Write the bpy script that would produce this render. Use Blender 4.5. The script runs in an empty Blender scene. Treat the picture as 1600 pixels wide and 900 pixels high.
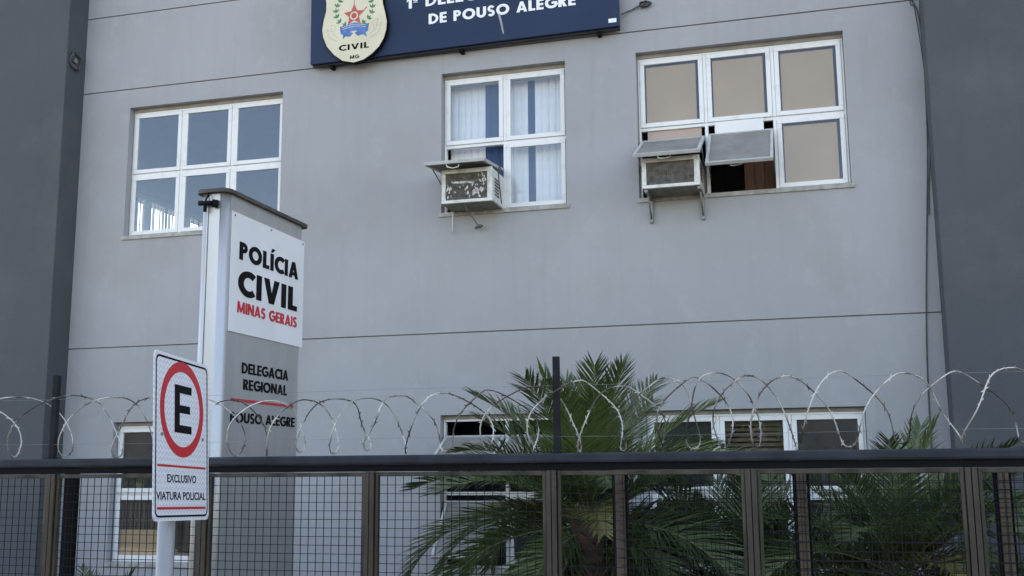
import bpy, bmesh, math, random
from mathutils import Vector, Matrix
R = math.radians
C = bpy.context.scene.collection
S = bpy.context.scene
random.seed(7)

# ------------------------------------------------------------------ camera, world, sun, exposure
cd = bpy.data.cameras.new("camera"); cam = bpy.data.objects.new("camera", cd); C.objects.link(cam)
PITCH, YAW, ROLL, FPX = 0.1652298, 0.27106813, -0.0075330, 1705.45
fw = Vector((-math.sin(YAW)*math.cos(PITCH), math.cos(YAW)*math.cos(PITCH), math.sin(PITCH)))
r0 = Vector((math.cos(YAW), math.sin(YAW), 0)); u0 = r0.cross(fw)
rt = r0*math.cos(ROLL)+u0*math.sin(ROLL); up = u0*math.cos(ROLL)-r0*math.sin(ROLL)
M = Matrix((rt, up, -fw)).transposed().to_4x4(); M.translation = (0, 0, 2.5)
cam.matrix_world = M
cd.sensor_width = 36; cd.lens = 36*FPX/1600; cd.clip_end = 3000; cd.clip_start = .05
S.camera = cam

SUN_EL, SUN_AZ = R(50), R(-24)            # azimuth measured from +Y (behind the building) towards +X
w = bpy.data.worlds.new("World"); S.world = w; w.use_nodes = True
nt = w.node_tree
sky = nt.nodes.new('ShaderNodeTexSky'); sky.sky_type = 'NISHITA'; sky.sun_disc = False
sky.sun_elevation = SUN_EL; sky.sun_rotation = SUN_AZ; sky.air_density = 1.0; sky.dust_density = 1.2; sky.ozone_density = .8
bg = nt.nodes['Background']; bg.inputs['Strength'].default_value = .15
nt.links.new(sky.outputs[0], bg.inputs[0])
sl = bpy.data.lights.new("sun", 'SUN'); so = bpy.data.objects.new("sun", sl); C.objects.link(so)
sl.energy = 2.6; sl.angle = R(.5); sl.color = (1, .95, .88)
sd = Vector((math.sin(SUN_AZ)*math.cos(SUN_EL), math.cos(SUN_AZ)*math.cos(SUN_EL), math.sin(SUN_EL)))
so.rotation_euler = sd.to_track_quat('Z', 'Y').to_euler(); so.location = (0, 0, 30)
S.view_settings.view_transform = 'Standard'; S.view_settings.look = 'None'
S.view_settings.gamma = 1; S.view_settings.use_curve_mapping = False
S.view_settings.exposure = 2.17
S.view_settings.use_white_balance = True; S.view_settings.white_balance_temperature = 8150; S.view_settings.white_balance_tint = 14
S.cycles.max_bounces = 8; S.cycles.transparent_max_bounces = 16

# ------------------------------------------------------------------ materials
def mat(name, col, rough=.6, metal=0, var=.12, scale=4, bump=0, bscale=60, spec=.5, stretch=(1,1,1), col2=None, detail=5, ramp=(.35,.7), obj=True):
    m = bpy.data.materials.new(name); m.use_nodes = True; n = m.node_tree; p = n.nodes['Principled BSDF']
    p.inputs['Roughness'].default_value = rough; p.inputs['Metallic'].default_value = metal
    p.inputs['Specular IOR Level'].default_value = spec
    tc = n.nodes.new('ShaderNodeTexCoord'); mp = n.nodes.new('ShaderNodeMapping')
    n.links.new(tc.outputs['Object'], mp.inputs[0]); mp.inputs['Scale'].default_value = stretch
    no = n.nodes.new('ShaderNodeTexNoise'); no.inputs['Scale'].default_value = scale; no.inputs['Detail'].default_value = detail
    n.links.new(mp.outputs[0], no.inputs['Vector'])
    rp = n.nodes.new('ShaderNodeValToRGB'); e = rp.color_ramp.elements
    a = col2 or tuple(c*(1-var) for c in col); b = tuple(min(1, c*(1+var)) for c in col) if col2 is None else col
    e[0].position, e[1].position = ramp; e[0].color = (*a, 1); e[1].color = (*b, 1)
    n.links.new(no.outputs['Fac'], rp.inputs[0]); n.links.new(rp.outputs[0], p.inputs['Base Color'])
    if bump:
        nb = n.nodes.new('ShaderNodeTexNoise'); nb.inputs['Scale'].default_value = bscale; nb.inputs['Detail'].default_value = 4
        n.links.new(tc.outputs['Object'], nb.inputs['Vector'])
        bp = n.nodes.new('ShaderNodeBump'); bp.inputs['Strength'].default_value = bump; bp.inputs['Distance'].default_value = .01
        n.links.new(nb.outputs['Fac'], bp.inputs['Height']); n.links.new(bp.outputs[0], p.inputs['Normal'])
    return m

def wall_mat(name, col, stain, amt=.35):
    """painted render: broad tone drift, ochre water blotches, faint vertical rain streaks, grainy relief"""
    m = mat(name, col, .75, var=.085, scale=.5, bump=.25, bscale=90, spec=.25, ramp=(.3,.72)); n = m.node_tree
    p = n.nodes['Principled BSDF']; base = p.inputs['Base Color'].links[0].from_socket
    tc = n.nodes['Texture Coordinate']
    def layer(base, scale, stretch, lo, hi, c, f):
        mp = n.nodes.new('ShaderNodeMapping'); mp.inputs['Scale'].default_value = stretch; mp.inputs['Location'].default_value = (3.1, 7, 1.7)
        n.links.new(tc.outputs['Object'], mp.inputs[0])
        no = n.nodes.new('ShaderNodeTexNoise'); no.inputs['Scale'].default_value = scale; no.inputs['Detail'].default_value = 6; no.inputs['Roughness'].default_value = .62
        n.links.new(mp.outputs[0], no.inputs['Vector'])
        mr = n.nodes.new('ShaderNodeMapRange'); mr.inputs[1].default_value = lo; mr.inputs[2].default_value = hi; mr.inputs[4].default_value = f
        n.links.new(no.outputs['Fac'], mr.inputs[0])
        mx = n.nodes.new('ShaderNodeMix'); mx.data_type = 'RGBA'; mx.inputs[7].default_value = (*c, 1)
        n.links.new(mr.outputs[0], mx.inputs[0]); n.links.new(base, mx.inputs[6]); return mx.outputs[2]
    b = layer(base, 1.1, (1, 1, 1), .52, .74, stain, amt)
    b = layer(b, 3.0, (3.0, 1, .13), .52, .78, tuple(c*.7 for c in col), .26)
    b = layer(b, 6.5, (1, 1, .7), .56, .72, tuple(c*1.13 for c in col), .45)
    b = layer(b, 45, (1, 1, 1), .5, .75, tuple(c*.86 for c in col), .35)
    n.links.new(b, p.inputs['Base Color']); return m

M_wall = wall_mat('grey_render', (.335, .335, .345), (.285, .262, .235), .38)
M_pier = wall_mat('slate_render', (.074, .080, .088), (.125, .118, .11), .5)
M_soff = mat('seam_dark', (.17, .165, .16), .9)
M_alu = mat('white_aluminium', (.73, .725, .71), .38, var=.07, scale=9, spec=.5, col2=(.6, .585, .55), ramp=(.22, .45))
M_aged = mat('aged_aluminium', (.42, .42, .405), .55, var=.12, scale=9)
M_sill = mat('weathered_sill', (.36, .34, .31), .8, var=.25, scale=14)
M_header = mat('mortar_header', (.31, .275, .245), .85, var=.15, scale=8)
M_paper = mat('brown_paper', (.40, .262, .140), .8, var=.06, scale=2.5)
M_pink = mat('pink_paper', (.44, .33, .29), .8, var=.05, scale=2.5)
M_panerefl = mat('painted_dark_reflection', (.018, .02, .017), .5, var=.4, scale=5, spec=.3)  # near-black sheet painted in for the palms' dark reflection in the panes
M_rust = mat('dark_brown_screen', (.05, .035, .025), .7)
M_brown = mat('brown_slats', (.13, .085, .06), .6, var=.2)
M_board = mat('white_board', (.72, .72, .70), .6, var=.04)
M_blind = mat('blind_fabric', (.74, .75, .76), .8, var=.06, scale=6)
M_blue = mat('blue_fabric', (.028, .065, .145), .8, var=.08)
M_room = mat('room_paint', (.30, .32, .36), .9, var=.05)
M_roomfloor = mat('room_floor', (.2, .18, .16), .7)
M_wood = mat('cabinet_wood', (.30, .15, .09), .55, var=.25, scale=5, stretch=(6, 6, .5))
M_navy = mat('navy_panel', (.011, .026, .066), .5, var=.12, scale=1.6, spec=.25)
M_navyedge = mat('navy_edge', (.008, .012, .03), .5)
M_white = mat('white_lettering', (.8, .8, .8), .5, var=.03)
M_cream = mat('cream_enamel', (.64, .58, .42), .45, var=.06, scale=4)
M_black = mat('black_ink', (.006, .006, .008), .75, spec=.12)
M_red = mat('red_ink', (.52, .02, .03), .45, var=.05)
M_emred = mat('emblem_red', (.5, .08, .07), .5, var=.1)
M_emgreen = mat('emblem_green', (.06, .2, .1), .5, var=.2, scale=20)
M_emblue = mat('emblem_blue', (.05, .16, .42), .5, var=.3, scale=14)
M_emline = mat('emblem_line', (.42, .36, .24), .5)
M_streak = mat('pale_streak', (.3, .31, .34), .7, var=.3, scale=30)
M_totem = mat('brushed_silver', (.48, .48, .48), .42, metal=.6, var=.06, scale=4, stretch=(2, 2, .2), bump=.05, bscale=30)
M_lid = mat('rusty_lid', (.07, .06, .055), .7, var=.3, scale=12)
M_panel = mat('white_vinyl', (.72, .72, .74), .4, var=.05, scale=2.2, bump=.03, bscale=4)
M_iron = mat('bronze_iron', (.050, .039, .030), .33, metal=.0, spec=.35, var=.6, scale=7, bump=.12, bscale=40, stretch=(1, 1, .35))
M_rail = mat('graphite_iron', (.024, .027, .036), .42, spec=.22, var=.35, scale=5, bump=.1, bscale=50)
M_gate = mat('faded_gate_iron', (.12, .09, .062), .6, spec=.25, var=.25, scale=8, stretch=(1, 1, .3))
M_mesh = mat('mesh_wire', (.010, .010, .012), .65, spec=.2)
M_black_iron = mat('black_iron', (.006, .006, .007), .7, spec=.12)
M_stake = mat('stake_iron', (.016, .016, .018), .7, spec=.15, var=.3, scale=12)
M_razor = mat('galvanised_razor', (.52, .50, .45), .42, metal=.35, var=.1, scale=4.2, col2=(.06, .046, .036), ramp=(.44, .56))
M_acwhite = mat('ac_enamel', (.66, .66, .63), .45, var=.05, scale=7, col2=(.44, .40, .34), ramp=(.3, .5))
M_acdark = mat('ac_condenser', (.17, .155, .14), .75, var=.4, scale=16, spec=.2)
M_flake = mat('peeling_film', (.55, .55, .54), .6, col2=(.25, .235, .22), scale=30, ramp=(.4, .55))
M_acunder = mat('ac_rust_tray', (.20, .19, .15), .8, var=.3, scale=9)
M_steel = mat('dull_bracket', (.22, .225, .22), .5, metal=.4, var=.2)
M_hose = mat('pale_hose', (.6, .58, .54), .6)
M_cable = mat('grey_cable', (.06, .06, .063), .6, var=.3, scale=20)
M_trunk = mat('palm_trunk', (.085, .05, .035), .9, var=.4, scale=14, bump=.5, bscale=30)
M_stub = mat('palm_leaf_base', (.13, .075, .05), .85, var=.35, scale=9)
M_rachis = mat('palm_rachis', (.13, .15, .06), .6, var=.2)
M_asphalt = mat('asphalt', (.055, .055, .057), .9, var=.2, scale=20, bump=.4, bscale=150)
M_pave = mat('concrete_paving', (.30, .29, .27), .9, var=.15, scale=5, bump=.3, bscale=80)
M_kerb = mat('kerb_concrete', (.36, .35, .33), .9, var=.12, scale=6)
M_ground = mat('dry_ground', (.17, .14, .10), .95, var=.3, scale=3)
M_lawn = mat('garden_bed', (.06, .075, .03), .95, var=.4, scale=9, bump=.6, bscale=60)
M_paint = mat('road_paint', (.7, .7, .66), .7, var=.12, scale=12)
M_pole = mat('galvanised_pole', (.27, .275, .28), .5, metal=.2, var=.14, scale=9, stretch=(1, 1, .3))

def leaf_mat(name, col):
    m = mat(name, col, .42, var=.45, scale=1.7, spec=.55); n = m.node_tree; p = n.nodes['Principled BSDF']
    oi = n.nodes.new('ShaderNodeObjectInfo'); hs = n.nodes.new('ShaderNodeHueSaturation')
    mr = n.nodes.new('ShaderNodeMapRange'); mr.inputs[3].default_value = .7; mr.inputs[4].default_value = 1.35
    n.links.new(oi.outputs['Random'], mr.inputs[0]); n.links.new(mr.outputs[0], hs.inputs['Value'])
    src = p.inputs['Base Color'].links[0].from_socket
    n.links.new(src, hs.inputs['Color']); n.links.new(hs.outputs[0], p.inputs['Base Color'])
    tr = n.nodes.new('ShaderNodeBsdfTranslucent'); n.links.new(hs.outputs[0], tr.inputs[0])
    mx = n.nodes.new('ShaderNodeMixShader'); mx.inputs[0].default_value = .3
    out = n.nodes['Material Output']; n.links.new(p.outputs[0], mx.inputs[1]); n.links.new(tr.outputs[0], mx.inputs[2]); n.links.new(mx.outputs[0], out.inputs[0])
    return m
M_leaf = leaf_mat('palm_leaf', (.10, .143, .046))
M_leafy = leaf_mat('palm_leaf_yellowing', (.17, .155, .045))

def glass_mat(name, tint=(.955, .965, .975), rough=.01, ior=1.46, wav=.010):
    m = bpy.data.materials.new(name); m.use_nodes = True; n = m.node_tree
    n.nodes.remove(n.nodes['Principled BSDF'])
    t = n.nodes.new('ShaderNodeBsdfTransparent'); t.inputs[0].default_value = (*tint, 1)
    g = n.nodes.new('ShaderNodeBsdfGlossy'); g.inputs['Roughness'].default_value = rough; g.inputs[0].default_value = (.84, .92, 1, 1)
    f = n.nodes.new('ShaderNodeFresnel'); geo = n.nodes.new('ShaderNodeNewGeometry'); mi = n.nodes.new('ShaderNodeMapRange')      # inner faces: same reflectance as outer ones
    mi.inputs[3].default_value = ior; mi.inputs[4].default_value = 1/ior
    n.links.new(geo.outputs['Backfacing'], mi.inputs[0]); n.links.new(mi.outputs[0], f.inputs['IOR'])
    tc = n.nodes.new('ShaderNodeTexCoord'); no = n.nodes.new('ShaderNodeTexNoise'); no.inputs['Scale'].default_value = 1.8
    b = n.nodes.new('ShaderNodeBump'); b.inputs['Strength'].default_value = wav; b.inputs['Distance'].default_value = .3
    n.links.new(tc.outputs['Object'], no.inputs['Vector']); n.links.new(no.outputs['Fac'], b.inputs['Height']); n.links.new(b.outputs[0], g.inputs['Normal'])
    mx = n.nodes.new('ShaderNodeMixShader'); n.links.new(f.outputs[0], mx.inputs[0]); n.links.new(t.outputs[0], mx.inputs[1]); n.links.new(g.outputs[0], mx.inputs[2])
    n.links.new(mx.outputs[0], n.nodes['Material Output'].inputs[0]); return m
M_glass = glass_mat('window_glass')
M_glassb = glass_mat('blue_grey_glass', tint=(.86, .90, .94), ior=1.68)
M_dustglass = mat('dusty_glass', (.22, .21, .19), .7, var=.18, scale=4, spec=.15)

def reflective_sheet():
    """white retroreflective sheeting with its wavy grey cell pattern"""
    m = mat('retroreflective_sheet', (.66, .67, .70), .3, var=.03); n = m.node_tree; p = n.nodes['Principled BSDF']
    tc = n.nodes['Texture Coordinate']; wv = n.nodes.new('ShaderNodeTexWave'); wv.wave_type = 'BANDS'; wv.bands_direction = 'Z'
    sx = n.nodes.new('ShaderNodeSeparateXYZ'); n.links.new(tc.outputs['Object'], sx.inputs[0])
    # zig-zag rows: z + triangle wave of x
    tri = n.nodes.new('ShaderNodeMath'); tri.operation = 'PINGPONG'; tri.inputs[1].default_value = .0175; n.links.new(sx.outputs[0], tri.inputs[0])
    ad = n.nodes.new('ShaderNodeMath'); ad.operation = 'ADD'; n.links.new(sx.outputs[2], ad.inputs[0]); n.links.new(tri.outputs[0], ad.inputs[1])
    mu = n.nodes.new('ShaderNodeMath'); mu.operation = 'MULTIPLY'; mu.inputs[1].default_value = 2*math.pi/.026; n.links.new(ad.outputs[0], mu.inputs[0])
    si = n.nodes.new('ShaderNodeMath'); si.operation = 'SINE'; n.links.new(mu.outputs[0], si.inputs[0])
    mr = n.nodes.new('ShaderNodeMapRange'); mr.inputs[1].default_value = -.2; mr.inputs[2].default_value = .8; mr.inputs[4].default_value = .6
    n.links.new(si.outputs[0], mr.inputs[0])
    mx = n.nodes.new('ShaderNodeMix'); mx.data_type = 'RGBA'; mx.inputs[6].default_value = (.70, .71, .74, 1); mx.inputs[7].default_value = (.42, .44, .50, 1)
    n.links.new(mr.outputs[0], mx.inputs[0]); n.links.new(mx.outputs[2], p.inputs['Base Color']); n.nodes.remove(wv); return m
M_sheet = reflective_sheet()

# ------------------------------------------------------------------ helpers
class MB:
    def __init__(s): s.bm = bmesh.new()
    def box(s, x0, x1, y0, y1, z0, z1, m=0, T=None):
        v = [s.bm.verts.new((x, y, z)) for x in (x0, x1) for y in (y0, y1) for z in (z0, z1)]
        for a in ((0,1,3,2), (4,6,7,5), (0,4,5,1), (2,3,7,6), (0,2,6,4), (1,5,7,3)):
            f = s.bm.faces.new([v[i] for i in a]); f.material_index = m
        if T is not None: bmesh.ops.transform(s.bm, matrix=T, verts=v)
        return s
    def tube(s, pts, r, n=6, m=0, cap=True, r2=None, smooth=True):
        pts = [Vector(p) for p in pts]; rings = []; side = None
        for i, p in enumerate(pts):
            t = (pts[min(i+1, len(pts)-1)]-pts[max(i-1, 0)]).normalized()
            if side is None:
                side = t.orthogonal().normalized()
            side = (side - t*side.dot(t)).normalized(); b = t.cross(side)
            rr = r if r2 is None else r+(r2-r)*i/(len(pts)-1)
            rings.append([s.bm.verts.new(p+(side*math.cos(2*math.pi*k/n)+b*math.sin(2*math.pi*k/n))*rr) for k in range(n)])
        for a, b in zip(rings, rings[1:]):
            for k in range(n):
                f = s.bm.faces.new((a[k], a[(k+1) % n], b[(k+1) % n], b[k])); f.material_index = m; f.smooth = smooth
        if cap:
            for rg in (rings[0][::-1], rings[-1]): f = s.bm.faces.new(rg); f.material_index = m
        return s
    def prism(s, poly, d0, d1, m=0, plane='xz', holes=None):
        """poly in 2D, extruded along the third axis from d0 to d1"""
        def P(u, v, d): return (u, d, v) if plane == 'xz' else ((u, v, d) if plane == 'xy' else (d, u, v))
        a = [s.bm.verts.new(P(u, v, d0)) for u, v in poly]; b = [s.bm.verts.new(P(u, v, d1)) for u, v in poly]; n = len(poly)
        fs = [s.bm.faces.new(a), s.bm.faces.new(b[::-1])]+[s.bm.faces.new((a[i], b[i], b[(i+1) % n], a[(i+1) % n])) for i in range(n)]
        for f in fs: f.material_index = m
        return s
    def ring(s, outer, inner, d0, d1, m=0):
        n = len(outer); V = [[s.bm.verts.new((u, d, v)) for u, v in pl] for d in (d0, d1) for pl in (outer, inner)]
        o0, i0, o1, i1 = V
        for k in range(n):
            j = (k+1) % n
            for q in ((o0[k], o0[j], i0[j], i0[k]), (o1[k], i1[k], i1[j], o1[j]), (o0[k], o1[k], o1[j], o0[j]), (i0[k], i0[j], i1[j], i1[k])):
                s.bm.faces.new(q).material_index = m
        return s
    def quad(s, pts, m=0):
        f = s.bm.faces.new([s.bm.verts.new(p) for p in pts]); f.material_index = m; return s
    def mesh(s, name, mats, bevel=0, T=None):
        bmesh.ops.remove_doubles(s.bm, verts=s.bm.verts, dist=1e-6) if False else None
        bmesh.ops.recalc_face_normals(s.bm, faces=s.bm.faces)
        if bevel:
            ed = [e for e in s.bm.edges if len(e.link_faces) == 2 and e.calc_face_angle(0) > .6]
            bmesh.ops.bevel(s.bm, geom=ed, offset=bevel, segments=2, affect='EDGES', profile=.6, clamp_overlap=True)
        if T is not None: bmesh.ops.transform(s.bm, matrix=T, verts=s.bm.verts)
        me = bpy.data.meshes.new(name); s.bm.to_mesh(me); s.bm.free()
        for mm in (mats if isinstance(mats, (list, tuple)) else [mats]): me.materials.append(mm)
        return me
    def build(s, name, mats, parent=None, bevel=0, T=None, label=None, kind=None):
        return link(name, s.mesh(name, mats, bevel, T), parent, label, kind)
def link(name, me, parent=None, label=None, kind=None):
    o = bpy.data.objects.new(name, me); C.objects.link(o)
    if parent: o.parent = parent
    if label: o['label'] = label
    if kind: o['kind'] = kind
    return o
def thing(name, label, cat, loc=(0, 0, 0), group=None):
    o = bpy.data.objects.new(name, None); C.objects.link(o); o.location = loc; o.empty_display_size = .2
    o['label'] = label; o['category'] = cat
    if group: o['group'] = group
    return o
def tag(o, label, cat, group=None):
    o['label'] = label; o['category'] = cat
    if group: o['group'] = group
    return o
def text_mesh(body, bold):
    cu = bpy.data.curves.new('lettering', 'FONT'); cu.body = body; cu.size = 1; cu.bevel_depth = bold; cu.bevel_resolution = 0; cu.extrude = .01; cu.resolution_u = 4; cu.fill_mode = 'BOTH'
    o = bpy.data.objects.new('lettering', cu); C.objects.link(o)
    dg = bpy.context.evaluated_depsgraph_get(); dg.update()
    me = bpy.data.meshes.new_from_object(o.evaluated_get(dg)); bpy.data.objects.remove(o); bpy.data.curves.remove(cu); return me
def text(body, u0, v0, width, height, T, material, parent, bold=.02, thick=.004, ref=None):
    """lettering whose box is exactly width x height, cap letters from v0 up; T maps (u, v, out) to the place"""
    me = text_mesh(body, bold); rm = text_mesh('E', bold)
    ys = [v.co.y for v in rm.vertices]; lo, hi = min(ys), max(ys); bpy.data.meshes.remove(rm)
    xs = [v.co.x for v in me.vertices]; a, b = min(xs), max(xs)
    zs = [v.co.z for v in me.vertices]; z0, z1 = min(zs), max(zs)
    for v in me.vertices:
        v.co = Vector((u0+(v.co.x-a)/(b-a)*width, v0+(v.co.y-lo)/(hi-lo)*height, (v.co.z-z0)/(z1-z0)*thick))
    me.transform(T); me.materials.clear(); me.materials.append(material)
    return link('lettering', me, parent)

# heavy geometric capitals drawn as strokes (for painted and cut-out sign lettering)
def arc(cx, cy, rx, ry, a0, a1, n=14): return [(cx+rx*math.cos(R(a0+(a1-a0)*k/n)), cy+ry*math.sin(R(a0+(a1-a0)*k/n))) for k in range(n+1)]
def stroke(pts, w):
    l, r = [], []
    for i, p in enumerate(pts):
        a = Vector(pts[max(i-1, 0)]); b = Vector(pts[min(i+1, len(pts)-1)]); d = (b-a).normalized(); n = Vector((-d.y, d.x))
        if 0 < i < len(pts)-1:
            d1 = (Vector(p)-a).normalized(); n1 = Vector((-d1.y, d1.x)); k = w/2/max(.5, n.dot(n1))
        else: k = w/2
        l.append((p[0]+n.x*k, p[1]+n.y*k)); r.append((p[0]-n.x*k, p[1]-n.y*k))
    return l+r[::-1]
def rc(x0, y0, x1, y1): return [(x0, y0), (x1, y0), (x1, y1), (x0, y1)]
def glyph(c, w):
    h = w/2; t = w*.86; q = t/2
    def bowl(x, y0, y1, wd):     # half round bowl on a stem
        ry = (y1-y0)/2-q; rx = min(ry*1.05, wd-h-.12)
        return stroke([(x, y1-q)]+arc(wd-h-rx, (y0+y1)/2, rx, ry, 90, -90)+[(x, y0+q)], t)
    if c == 'A': a = .82; return a, [[(0, 0), (w*1.02, 0), (a/2+w*.35, 1), (a/2-w*.5, 1)], [(a, 0), (a-w*1.02, 0), (a/2-w*.35, 1), (a/2+w*.5, 1)], rc(.2, .18, a-.2, .18+t*.9)]
    if c == 'V': a = .80; return a, [[(0, 1), (w*1.05, 1), (a/2+w*.35, 0), (a/2-w*.5, 0)], [(a, 1), (a-w*1.05, 1), (a/2-w*.35, 0), (a/2+w*.5, 0)]]
    if c in 'CG':
        a = .76; P = [stroke(arc(.5, .5, .5-h, .5-q, 48, 312, 26), w)]
        if c == 'G': a = .90; P = [stroke(arc(.5, .5, .5-h, .5-q, 48, 350, 28), w), rc(.5, .40, .5+.42, .40+t)]
        return a, P
    if c == 'D': a = .78; return a, [rc(0, 0, w, 1), bowl(w*.5, 0, 1, a)]
    if c == 'E': a = .54; return a, [rc(0, 0, w, 1), rc(w*.9, 0, a, t), rc(w*.9, .5-q, a*.96, .5+q), rc(w*.9, 1-t, a, 1)]
    if c in 'IÍ': return w, [rc(0, 0, w, 1)]+([[(w*.1, 1.07), (w*.6, 1.07), (w*1.5, 1.30), (w*.5, 1.30)]] if c == 'Í' else [])
    if c == 'L': a = .50; return a, [rc(0, 0, w, 1), rc(w*.9, 0, a, t)]
    if c == 'M': a = .98; return a, [[(0, 0), (w*.95, 0), (w*1.15, 1), (w*.2, 1)], [(a, 0), (a-w*.95, 0), (a-w*1.15, 1), (a-w*.2, 1)], [(w*.25, 1), (w*1.15, 1), (a/2+w*.38, .05), (a/2-w*.38, .05)], [(a-w*.25, 1), (a-w*1.15, 1), (a/2-w*.38, .05), (a/2+w*.38, .05)]]
    if c == 'N': a = .80; return a, [rc(0, 0, w, 1), rc(a-w, 0, a, 1), [(w*.1, 1), (w*1.1, 1), (a-w*.1, 0), (a-w*1.1, 0)]]
    if c == 'O': a = 1.0; return a, [stroke(arc(.5, .5, .5-h, .5-q, 0, 180, 18), w), stroke(arc(.5, .5, .5-h, .5-q, 180, 360, 18), w)]
    if c == 'P': a = .60; return a, [rc(0, 0, w, 1), bowl(w*.5, .40, 1, a)]
    if c == 'R': a = .64; return a, [rc(0, 0, w, 1), bowl(w*.5, .42, 1, a*.95), [(a*.28, .45), (a*.28+w*1.05, .45), (a, 0), (a-w*1.15, 0)]]
    if c == 'S': a = .58; rx = a/2-h; ry = .25-q*.5+.01; return a, [stroke(arc(a/2, .5+ry, rx, ry, 25, 235, 14)+arc(a/2, .5-ry, rx, ry, 70, -155, 14), t)]
    if c == 'U': a = .74; return a, [rc(0, .36, w, 1), rc(a-w, .36, a, 1), stroke(arc(a/2, .37, a/2-h, .37-q, 180, 360, 16), w*.97)]
    if c == '1': a = .36; return a, [rc(a-w, 0, a, 1), [(0, .78), (a-w*.9, .98), (a-w*.9, .76), (0, .60)]]
    if c == 'ª': return .34, [stroke(arc(.14, .76, .10, .12, 0, 350, 14), .07), rc(.22, .62, .30, .92), rc(.0, .5, .32, .55)]
    return .38, []
def heavy(body, u0, v0, width, height, T, material, parent, w=.24, gap=.10, thick=.004):
    words = [[]]; x = 0
    for c in body:
        if c == ' ': words.append([]); x += .38+gap*.6; continue
        a, P = glyph(c, w); words[-1] += [[(px+x, py) for px, py in q] for q in P]; x += a+gap
    x -= gap
    for sh in words:
        b = MB()
        for q in sh: b.prism([(u0+px/x*width, v0+py*height) for px, py in q], 0, 1, plane='xy')
        b.bm.verts.ensure_lookup_table(); i = 0
        for j, q in enumerate(sh):
            for v in range(2*len(q)):
                b.bm.verts[i].co.z = -.002 if v < len(q) else thick+.00012*(j % 4); i += 1
        b.build('lettering', material, parent, T=T)

# ------------------------------------------------------------------ ground, street
def struct(name, mb, m): return mb.build(name, m, kind='structure')
struct('ground', MB().box(-600, 600, -600, 600, -.35, -.15), M_ground)
struct('street', MB().box(-120, 120, -8.5, 3.4, -.3, -.12), M_asphalt)
struct('pavement', MB().box(-120, 120, 3.56, 6.1, -.3, 0), M_pave)
struct('pavement', MB().box(-120, 120, -11.5, -8.66, -.3, 0), M_pave)
struct('kerb', MB().box(-120, 120, 3.4, 3.558, -.3, .004), M_kerb)
struct('kerb', MB().box(-120, 120, -8.658, -8.5, -.3, .004), M_kerb)
struct('yard', MB().box(-60, 60, 6.3, 10.995, -.3, .01), M_lawn)
lm = MB()
for k in range(-12, 12): lm.box(k*4, k*4+2, -2.6, -2.48, -.12, -.115)
struct('lane_marking', lm, M_paint)

# ------------------------------------------------------------------ the police building
ROOF = 12.6
B = thing('police_building', 'grey rendered two storey police building with white aluminium windows', 'building', (-3.6, 11, 0))
BL = Vector((-3.6, 11, 0))
def bpart(name, mb, mats, label=None, parent=None, bevel=0, kind=None):
    o = mb.build(name, mats, parent or B, bevel, Matrix.Translation(-BL), label, kind); return o
WX = [(-7.85, -5.806), (-3.855, -2.445), (-1.675, .438)]
UZ = (5.24, 6.868); GZ = (1.47, 3.078)
X0, X1 = -8.52, 1.20
def wall_panel(z0, z1, holes, name='wall_panel'):
    xs = sorted({X0, X1, *[h[0] for h in holes], *[h[1] for h in holes]}); zs = sorted({z0, z1, *[h[2] for h in holes], *[h[3] for h in holes]})
    b = MB(); V = {}
    def v(i, j, k):
        if (i, j, k) not in V: V[i, j, k] = b.bm.verts.new((xs[i], (11., 11.24)[k], zs[j]))
        return V[i, j, k]
    nx, nz = len(xs)-1, len(zs)-1
    def solid(i, j):
        if not (0 <= i < nx and 0 <= j < nz): return False
        cx, cz = (xs[i]+xs[i+1])/2, (zs[j]+zs[j+1])/2
        return not any(h[0] < cx < h[1] and h[2] < cz < h[3] for h in holes)
    for i in range(nx):
        for j in range(nz):
            if not solid(i, j): continue
            for k in (0, 1): b.bm.faces.new([v(i, j, k), v(i+1, j, k), v(i+1, j+1, k), v(i, j+1, k)])
            if not solid(i-1, j): b.bm.faces.new([v(i, j, 0), v(i, j+1, 0), v(i, j+1, 1), v(i, j, 1)])
            if not solid(i+1, j): b.bm.faces.new([v(i+1, j, 0), v(i+1, j, 1), v(i+1, j+1, 1), v(i+1, j+1, 0)])
            if not solid(i, j-1): b.bm.faces.new([v(i, j, 0), v(i, j, 1), v(i+1, j, 1), v(i+1, j, 0)])
            if not solid(i, j+1): b.bm.faces.new([v(i, j+1, 0), v(i+1, j+1, 0), v(i+1, j+1, 1), v(i, j+1, 1)])
    bpart(name, b, M_wall)
seams = [3.951, 7.106, 8.080, 9.9]
edges = [0]+seams+[ROOF]
for a, b in zip(edges, edges[1:]):
    hs = [(x[0], x[1], *z) for x in WX for z in (UZ, GZ) if a < z[0] and z[1] < b]
    wall_panel(a+(.007 if a else 0), b-(.007 if b < ROOF else 0), hs)
for z in seams: bpart('wall_joint', MB().box(X0, X1, 11.016, 11.236, z-.0068, z+.0068), M_soff)
bpart('side_pier', MB().box(-13.5, X0-.001, 10.65, 11.239, 0, ROOF+.2), M_pier, 'dark slate pier at the left end of the facade', bevel=.012)
bpart('side_pier', MB().box(1.178, 7.5, 10.65, 11.239, 0, ROOF+.2), M_pier, 'dark slate pier at the right end of the facade', bevel=.012)
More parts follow.
